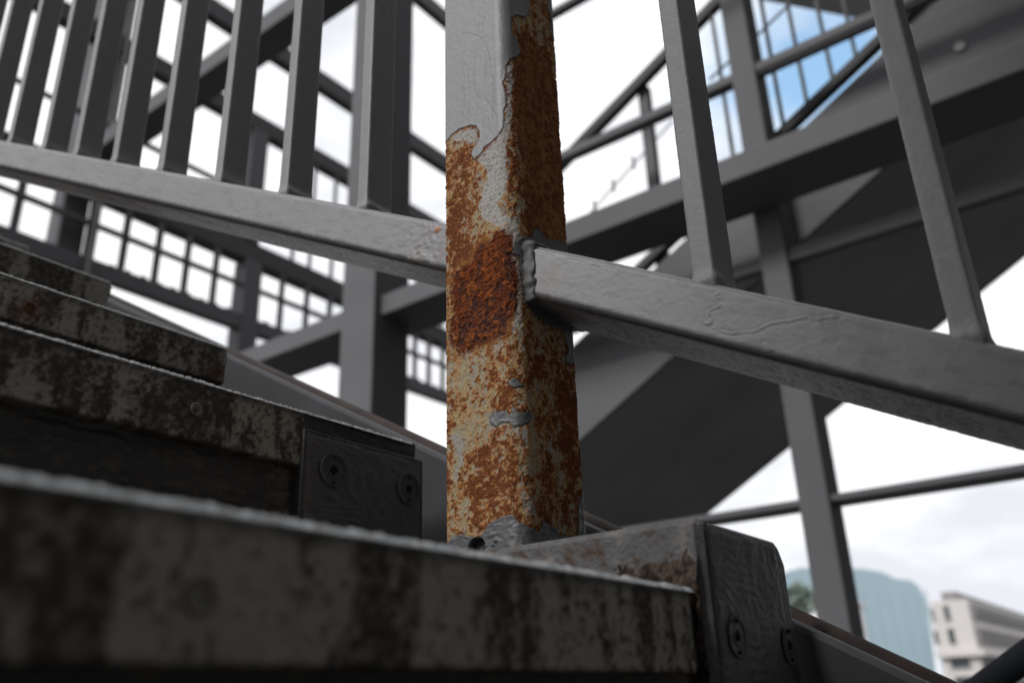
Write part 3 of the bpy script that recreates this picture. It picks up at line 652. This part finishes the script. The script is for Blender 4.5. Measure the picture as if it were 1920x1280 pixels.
# stringer plate and the brown pipe along it
def slope_prism(name, Ya, Yb, ztopfun, depth, x0, x1, mat, parent, bev=.003):
    mb = MB(); mb.prism([(x0, Ya, ztopfun(x0)), (x1, Ya, ztopfun(x1)), (x1, Ya, ztopfun(x1) - depth), (x0, Ya, ztopfun(x0) - depth)], (0, Yb - Ya, 0))
    return mb.build(name, mat, parent, bev)
YS = .690
s1 = at(435, 668, Y=YS); s2 = at(1500, 1168, Y=YS); ms = (s2[2] - s1[2]) / (s2[0] - s1[0])
slope_prism('stringer', YS, YS + .016, lambda x: s1[2] + ms * (x - s1[0]), .30, -3.0, 1.7, m_string, stair, .005)
p1 = at(1490, 1141, Y=.735) - np.array([0, 0, .0105]); mp_ = ms
mb = MB(); mb.tube([p1 + np.array([t, 0, mp_ * t]) for t in (-1.9, 0, 1.8)], .0105, 16); o = mb.build('pipe', m_pipe, stair, smooth=True); o['label'] = 'thin rust-brown pipe running along the stringer'

# ------------------------------------------------------------------ steel frame behind
frame = thing('steel_frame', 'tall grey steel frame of square columns and level beams behind the stairs', 'steel frame')
def fbox(name, x0, x1, y0, y1, z0, z1, mat=m_paint, parent=frame, bev=.006):
    mb = MB(); mb.box(min(x0, x1), max(x0, x1), y0, y1, min(z0, z1), max(z0, z1)); return mb.build(name, mat, parent, bev)
XL, XR = -9.0, 1.74
fbox('column', -3.065, -2.833, 2.70, 2.946, -5, 7)
fbox('column', -6.66, -6.43, 2.70, 2.90, -5, 7); fbox('column_flange', -6.428, -6.27, 2.90, 2.93, -5, 7)
fbox('column', -1.030, -.923, 3.05, 3.19, -5, 7)
def hbeam(pt, pb, Y, y1=None, pd=None, x0=XL, x1=XR, mat=m_paint, name='beam'):
    zt = at(*pt, Y=Y)[2]; zb = at(*pb, Y=Y)[2]
    if pd is not None: r = ray(*pd); y1 = r[1] / r[2] * zb
    return fbox(name, x0, x1, Y, y1, zb, zt, mat)
hbeam((1067, 413), (1067, 456), 2.75, pd=(1173, 487), x0=-6.42)
hbeam((1440, 107), (1440, 124), 3.06, pd=(1440, 142), x0=-1.98)
hbeam((1600, 425), (1600, 452), 3.07, pd=(1600, 464), x0=-2.2)
hbeam((1700, 903), (1700, 918), 3.07, pd=(1700, 932), x0=-2.2)
hbeam((1725, 0), (1725, 4), 3.06, pd=(1725, 17), x0=-.92)
hbeam((369, 118), (369, 148), 2.76, pd=(369, 208), x0=-6.42, x1=-2.85)
hbeam((1070, -4), (1070, 6), 2.76, pd=(1070, 22), x0=-2.0)

# ------------------------------------------------------------------ the landing railing far left
grid = thing('landing_railing', 'dark landing railing of level bars and thin uprights on the far left', 'railing')
XG = -6.33
def ybeam(p0, p1, th=.10, y0=1.2, y1=8.2, name='level_bar', mat=m_dark, X=XG):
    z1 = at(*p0, X=X)[2]; z0 = at(*p1, X=X)[2]; return fbox(name, X - th, X, y0, y1, z0, z1, mat, grid, .004)
N3 = ybeam((420, 429), (420, 466), .16)
ybeam((269, 452), (269, 461), .04, mat=m_paint); ybeam((288, 527), (288, 556), .10, mat=m_paint)
N2 = ybeam((475, 208), (475, 238), .12); ybeam((589, 123), (589, 154), .12); ybeam((58, 157), (58, 165), .04); ybeam((815, 0), (815, 24), .12)
zN2 = at(475, 238, X=XG)[2]; zN3 = at(420, 429, X=XG)[2]; zN3b = at(420, 466, X=XG)[2]; zN5 = at(288, 527, X=XG)[2]
for px_ in (-130, -70, -15, 40, 237, 298, 352, 405, 529, 576, 619, 700, 742, 780, 806, 832, 862, 890):
    yy = at(px_, 400 + .40 * (px_ - 269) + 60, X=XG)[1]
    fbox('upright', XG - .03, XG - .008, yy - .03, yy + .03, zN5, zN3b, m_paint, grid, .003)
for a, b, Z0, Z1 in ((455, 487, -3.0, zN3b), (470, 500, zN3, zN2)):
    ya = at(a, 560 if Z0 < 0 else 300, X=XG)[1]; yb = at(b, 560 if Z0 < 0 else 300, X=XG)[1]; fbox('railing_post', XG - .18, XG + .01, ya, yb, Z0, Z1, m_paint, grid)
for px_ in (560, 592, 632, 660, 800, 830):
    yy = at(px_, 345, X=XG)[1]; fbox('upright', XG - .03, XG - .008, yy - .018, yy + .018, zN3, zN2, m_paint, grid, .003)
# teeth of the grating seen edge-on below the bars
mb = MB()
zt = at(300, 585, X=XG)[2]
for i in range(60):
    y0 = 3.1 + i * .14; mb.box(XG - .02, XG, y0, y0 + .035, zN5 - .02, zN5 + .010 + .004 * (i % 3))
o = mb.build('bar_clip', m_dark, grid); o['kind'] = 'stuff'

# ------------------------------------------------------------------ the other flight, rising to the right
fl = thing('upper_stair_flight', 'flight of stairs rising to the right behind the frame, dark soffit and grey stringer', 'stairs')
YF = 3.26; T2 = math.tan(math.radians(28.6))
def cof(p, Y): q = at(*p, Y=Y); return q[2] - T2 * q[0]
c_top, c_bot = cof((1600, 150), YF), cof((1200, 722), YF)
r_ = ray(1600, 742); YFAR = c_bot / ((r_[2] - T2 * r_[0]) / r_[1])
def sloped(name, y0, y1, ca, cb, x0, x1, mat, bev=.005):
    mb = MB(); mb.prism([(x0, y0, ca + T2 * x0), (x1, y0, ca + T2 * x1), (x1, y0, cb + T2 * x1), (x0, y0, cb + T2 * x0)], (0, y1 - y0, 0)); return mb.build(name, mat, fl, bev)
X0F, X1F = -4.2, 1.74
sloped('stringer', YF, YF + .02, c_top, c_bot - .004, X0F, X1F, m_paint)
sloped('soffit', YF + .021, YFAR - .021, c_bot + .06, c_bot, X0F, X1F, m_soffit)
sloped('stringer', YFAR - .02, YFAR, c_top, c_bot - .004, X0F, X1F, m_paint)
for q_ in ((1800, 88),):
    q = at(*q_, Y=YF - .004); bm_ = MB(); n_ = 16
    for yy_ in (YF, YF - .012):
        for i in range(n_): bm_.v.append((q[0] + .02 * math.cos(2 * math.pi * i / n_), yy_, q[2] + .02 * math.sin(2 * math.pi * i / n_)))
    bm_.f.append(tuple(range(n_, 2 * n_))); bm_.f += [(i, (i + 1) % n_, n_ + (i + 1) % n_, n_ + i) for i in range(n_)]
    bm_.build('bolt', m_screw, fl)
ch = cof((1150, 188), YF); sloped('handrail', YF, YF + .05, ch, ch - .062, -2.12, X1F, m_dark)
ch2 = cof((1570, 134), YF); sloped('lower_rail', YF, YF + .05, ch2, ch2 - .05, -1.7, X1F, m_dark)
for xx, yy, hw in ((1205, 260, .028),):
    q = at(xx, yy, Y=YF); fbox('handrail_post', q[0] - hw, q[0] + hw, YF + .052, YF + .10, c_top + T2 * q[0] - .1, ch + T2 * q[0] - .03, m_paint, fl)
for xx, yy in ((1296, 60), (1340, 90), (1392, 100), (1434, 60), (1484, 60), (1540, 60), (1592, 60), (1650, 60), (1705, 40), (1765, 30), (1830, 20), (1900, 10)):
    q = at(xx, yy, Y=YF); fbox('baluster', q[0] - .008, q[0] + .008, YF + .018, YF + .034, ch2 + T2 * q[0] - .03, ch + T2 * q[0] - .03, m_paint, fl, .002)
mb = MB(); a = at(1090, 418, Y=YF + .6); b = at(1262, 226, Y=YF + .6); mb.tube([a, b], .005, 8)
for t in (.15, .36, .58, .8):
    p = a + (b - a) * t; mb.box(p[0] - .006, p[0] + .006, p[1] - .006, p[1] + .006, p[2] - .03, p[2] + .05)
mb.build('cable', m_paint, fl, smooth=False)
mb = MB(); mb.tube([at(1330, 150, Y=YF - .03), at(1425, 62, Y=YF - .03), at(1520, -30, Y=YF - .03)], .006, 8); mb.build('cable', m_paint, fl, smooth=True)
mb = MB()
for i in range(22):
    x = X0F + .3 * i; mb.box(x, x + .30, YF + .03, YFAR - .03, c_bot + T2 * x + .12, c_bot + T2 * x + .15)
for i in range(22):
    x = X0F + .3 * i; t_ = MB(); t_.box(x, x + .33, YF + .022, YFAR - .022, c_bot + T2 * (x + .3) + .10, c_bot + T2 * (x + .3) + .13); t_.build('tread', m_dark, fl)

# high grey canopy above the flight
cp = thing('canopy', 'pale grey canopy edge high above the flight at the top right', 'canopy')
mb = MB(); mb.prism([at(*p, Z=6.5) for p in ((1425, 0), (1600, 34), (1760, 60), (1900, -60), (1900, -300), (1425, -300))], (0, 0, .15)); mb.build('roof_slab', plain('canopy_paint', (.42, .42, .43), .6, var=.05), cp)

# a dark round handrail low on the right
dh = MB(); dh.tube([at(1700, 1372, Y=1.6), at(1840, 1290, Y=1.6), at(1990, 1180, Y=1.6)], .021, 16)
tag(dh.build('handrail', plain('black_handrail', (.016, .018, .021), .8, spec=.1), smooth=True), 'black round handrail crossing the bottom right corner before the pale building', 'handrail')

# ------------------------------------------------------------------ buildings beyond
m_teal = plain('teal_glass', (.26, .35, .40), .3, var=.06, scale=.05)
m_teal2 = plain('teal_mullion', (.32, .41, .45), .5, var=.05)
tb = thing('glass_tower', 'pale teal glass building with a rounded top beyond the frame', 'building')
YT = 170.; sil = [(1440, 1110), (1470, 1072), (1500, 1064), (1560, 1062), (1620, 1066), (1655, 1072), (1678, 1084), (1708, 1087), (1722, 1098), (1733, 1116), (1740, 1140), (1765, 1330), (1440, 1330)]
mb = MB(); mb.prism([at(*p, Y=YT) for p in sil], (-6.2, 25, 0)); mb.build('facade', m_teal, tb)
for i, px_ in enumerate(range(1470, 1740, 24)):
    a = at(px_, 1100, Y=YT); m_ = MB(); m_.box(a[0] - .12, a[0] + .12, YT - .25, YT - .02, -5, a[2] - .3); m_.build('mullion', m_teal2, tb)
m_pale = plain('pale_stone', (.54, .515, .50), .8, var=.04, scale=.2); m_win = plain('window_glass_dark', (.05, .065, .07), .2); m_fin = plain('grey_fins', (.22, .21, .215), .7)
pb = thing('office_block', 'pale stone office block with two small windows and finned upper storeys at the lower right', 'building')
YB = 120.; c0 = at(1812, 1122, Y=YB); XBD = c0[0]; ZT = c0[2]; XL0 = at(1742, 1120, Y=YB)[0]
mb = MB(); mb.box(XL0, XBD, YB, YB + 95, -5, ZT); mb.build('wall', m_pale, pb)
mb = MB(); mb.box(XL0 + 1, XBD - 1.5, YB + 2, YB + 60, ZT, ZT + 1.2); mb.build('roof_house', m_fin, pb)
def win(p0, p1):
    a = at(*p0, Y=YB); b = at(*p1, Y=YB); f = MB()
    x0, x1, z0, z1 = a[0], b[0], b[2], a[2]; t = .12
    f.box(x0 - t, x0, YB - .18, YB - .003, z0 - t, z1 + t); f.box(x1, x1 + t, YB - .18, YB - .003, z0 - t, z1 + t); f.box(x0, x1, YB - .18, YB - .003, z1, z1 + t); f.box(x0, x1, YB - .18, YB - .003, z0 - t, z0)
    w_ = f.build('window', m_pale, pb); g_ = MB(); g_.box(x0, x1, YB - .05, YB - .004, z0, z1); g_.build('pane', m_win, w_)
win((1768, 1135), (1784, 1162)); win((1776, 1178), (1794, 1206)); win((1745, 1141), (1754, 1164)); win((1750, 1183), (1762, 1207)); win((1781, 1233), (1822, 1251)); win((1790, 1268), (1830, 1290))
for zt_, zb_ in (((1822, 1130), (1822, 1158)), ((1828, 1176), (1830, 1206)), ((1838, 1232), (1842, 1258)), ((1842, 1270), (1846, 1300))):
    z1 = at(*zt_, X=XBD)[2]; z0 = at(*zb_, X=XBD)[2]
    b_w = MB(); b_w.box(XBD + .003, XBD + .05, YB + 1.5, YB + 90, z0, z1); wn_ = b_w.build('window_band', m_win, pb)
    fm = MB()
    for i in range(80): y = YB + 1.5 + i * 1.1; fm.box(XBD + .052, XBD + .40, y, y + .45, z0, z1)
    fo = fm.build('fin', m_fin, wn_); fo['kind'] = 'stuff'
mb = MB(); zc = at(1828, 1222, X=XBD)[2]; mb.box(XL0 - .4, XBD + .8, YB - .8, YB + 95, zc - .35, zc + .35); mb.build('ledge', m_pale, pb)
# low white pavilion and trees in the gap left of the big column
mb = MB(); a = at(1495, 1130, Y=95); b = at(1530, 1155, Y=95); mb.box(a[0], b[0] + 2, 95, 105, -5, a[2]); mb.box(a[0] - .4, b[0] + 2.4, 94.6, 105.4, a[2] + .003, a[2] + .35)
tag(mb.build('pavilion', plain('white_render', (.75, .73, .74), .7)), 'low white building glimpsed left of the column foot, under a tree', 'building')
m_leaf = plain('leaf_green', (.24, .30, .26), .7, var=.35, scale=.6); m_trunk = plain('bark', (.08, .06, .05), .9)
def tree(px_, py_, Y, r, label):
    c = at(px_, py_, Y=Y); t = thing('tree', label, 'tree'); 
    tk = MB(); tk.tube([(c[0], c[1], -5), (c[0] + .2, c[1], (c[2] - 5) / 2), (c[0], c[1], c[2])], .25, 8); tk.build('trunk', m_trunk, t, smooth=True)
    n = 2600; d = rng.normal(size=(n, 3)); d /= np.linalg.norm(d, axis=1)[:, None]; rad = r * (.45 + .55 * rng.rand(n) ** .5) * (1 + .25 * np.sin(d[:, 0] * 5 + 1) * np.cos(d[:, 2] * 6))
    p = c + d * rad[:, None] * np.array([1, 1, 1.15]); a = rng.normal(size=(n, 3)) * .22; b = rng.normal(size=(n, 3)) * .22
    V_ = np.stack([p - a, p + b, p + a, p - b], 1).reshape(-1, 3); mesh_np('crown', V_, np.arange(n * 4).reshape(-1, 4), m_leaf, t, False)
tree(1499, 1124, 88, 1.15, 'green tree crown glimpsed left of the big column foot')

# unseen building mass added to block light from the right and behind
sb = thing('light_blocker', 'tall grey clad building across the foot of the stairs', 'building')  # added unseen mass, stands here only to block light
mb = MB(); mb.box(2.6, 9, -22, 30, -5, 13); mb.box(-.42, 2.597, -22, -1.6, -5, 13); mb.build('wall', plain('light_blocker_grey', (.24, .24, .24), .7, var=.2, scale=1), sb)  # second box is a wing added to shade the right rail
for i in range(10):
    for j in range(4):
        f = MB(); y = -8 + i * 2.2; z = -3.6 + j * 3.4; f.box(2.55, 2.597, y, y + 1.3, z, z + 1.8); f.build('window', m_win, sb)  # windows dressing the added mass
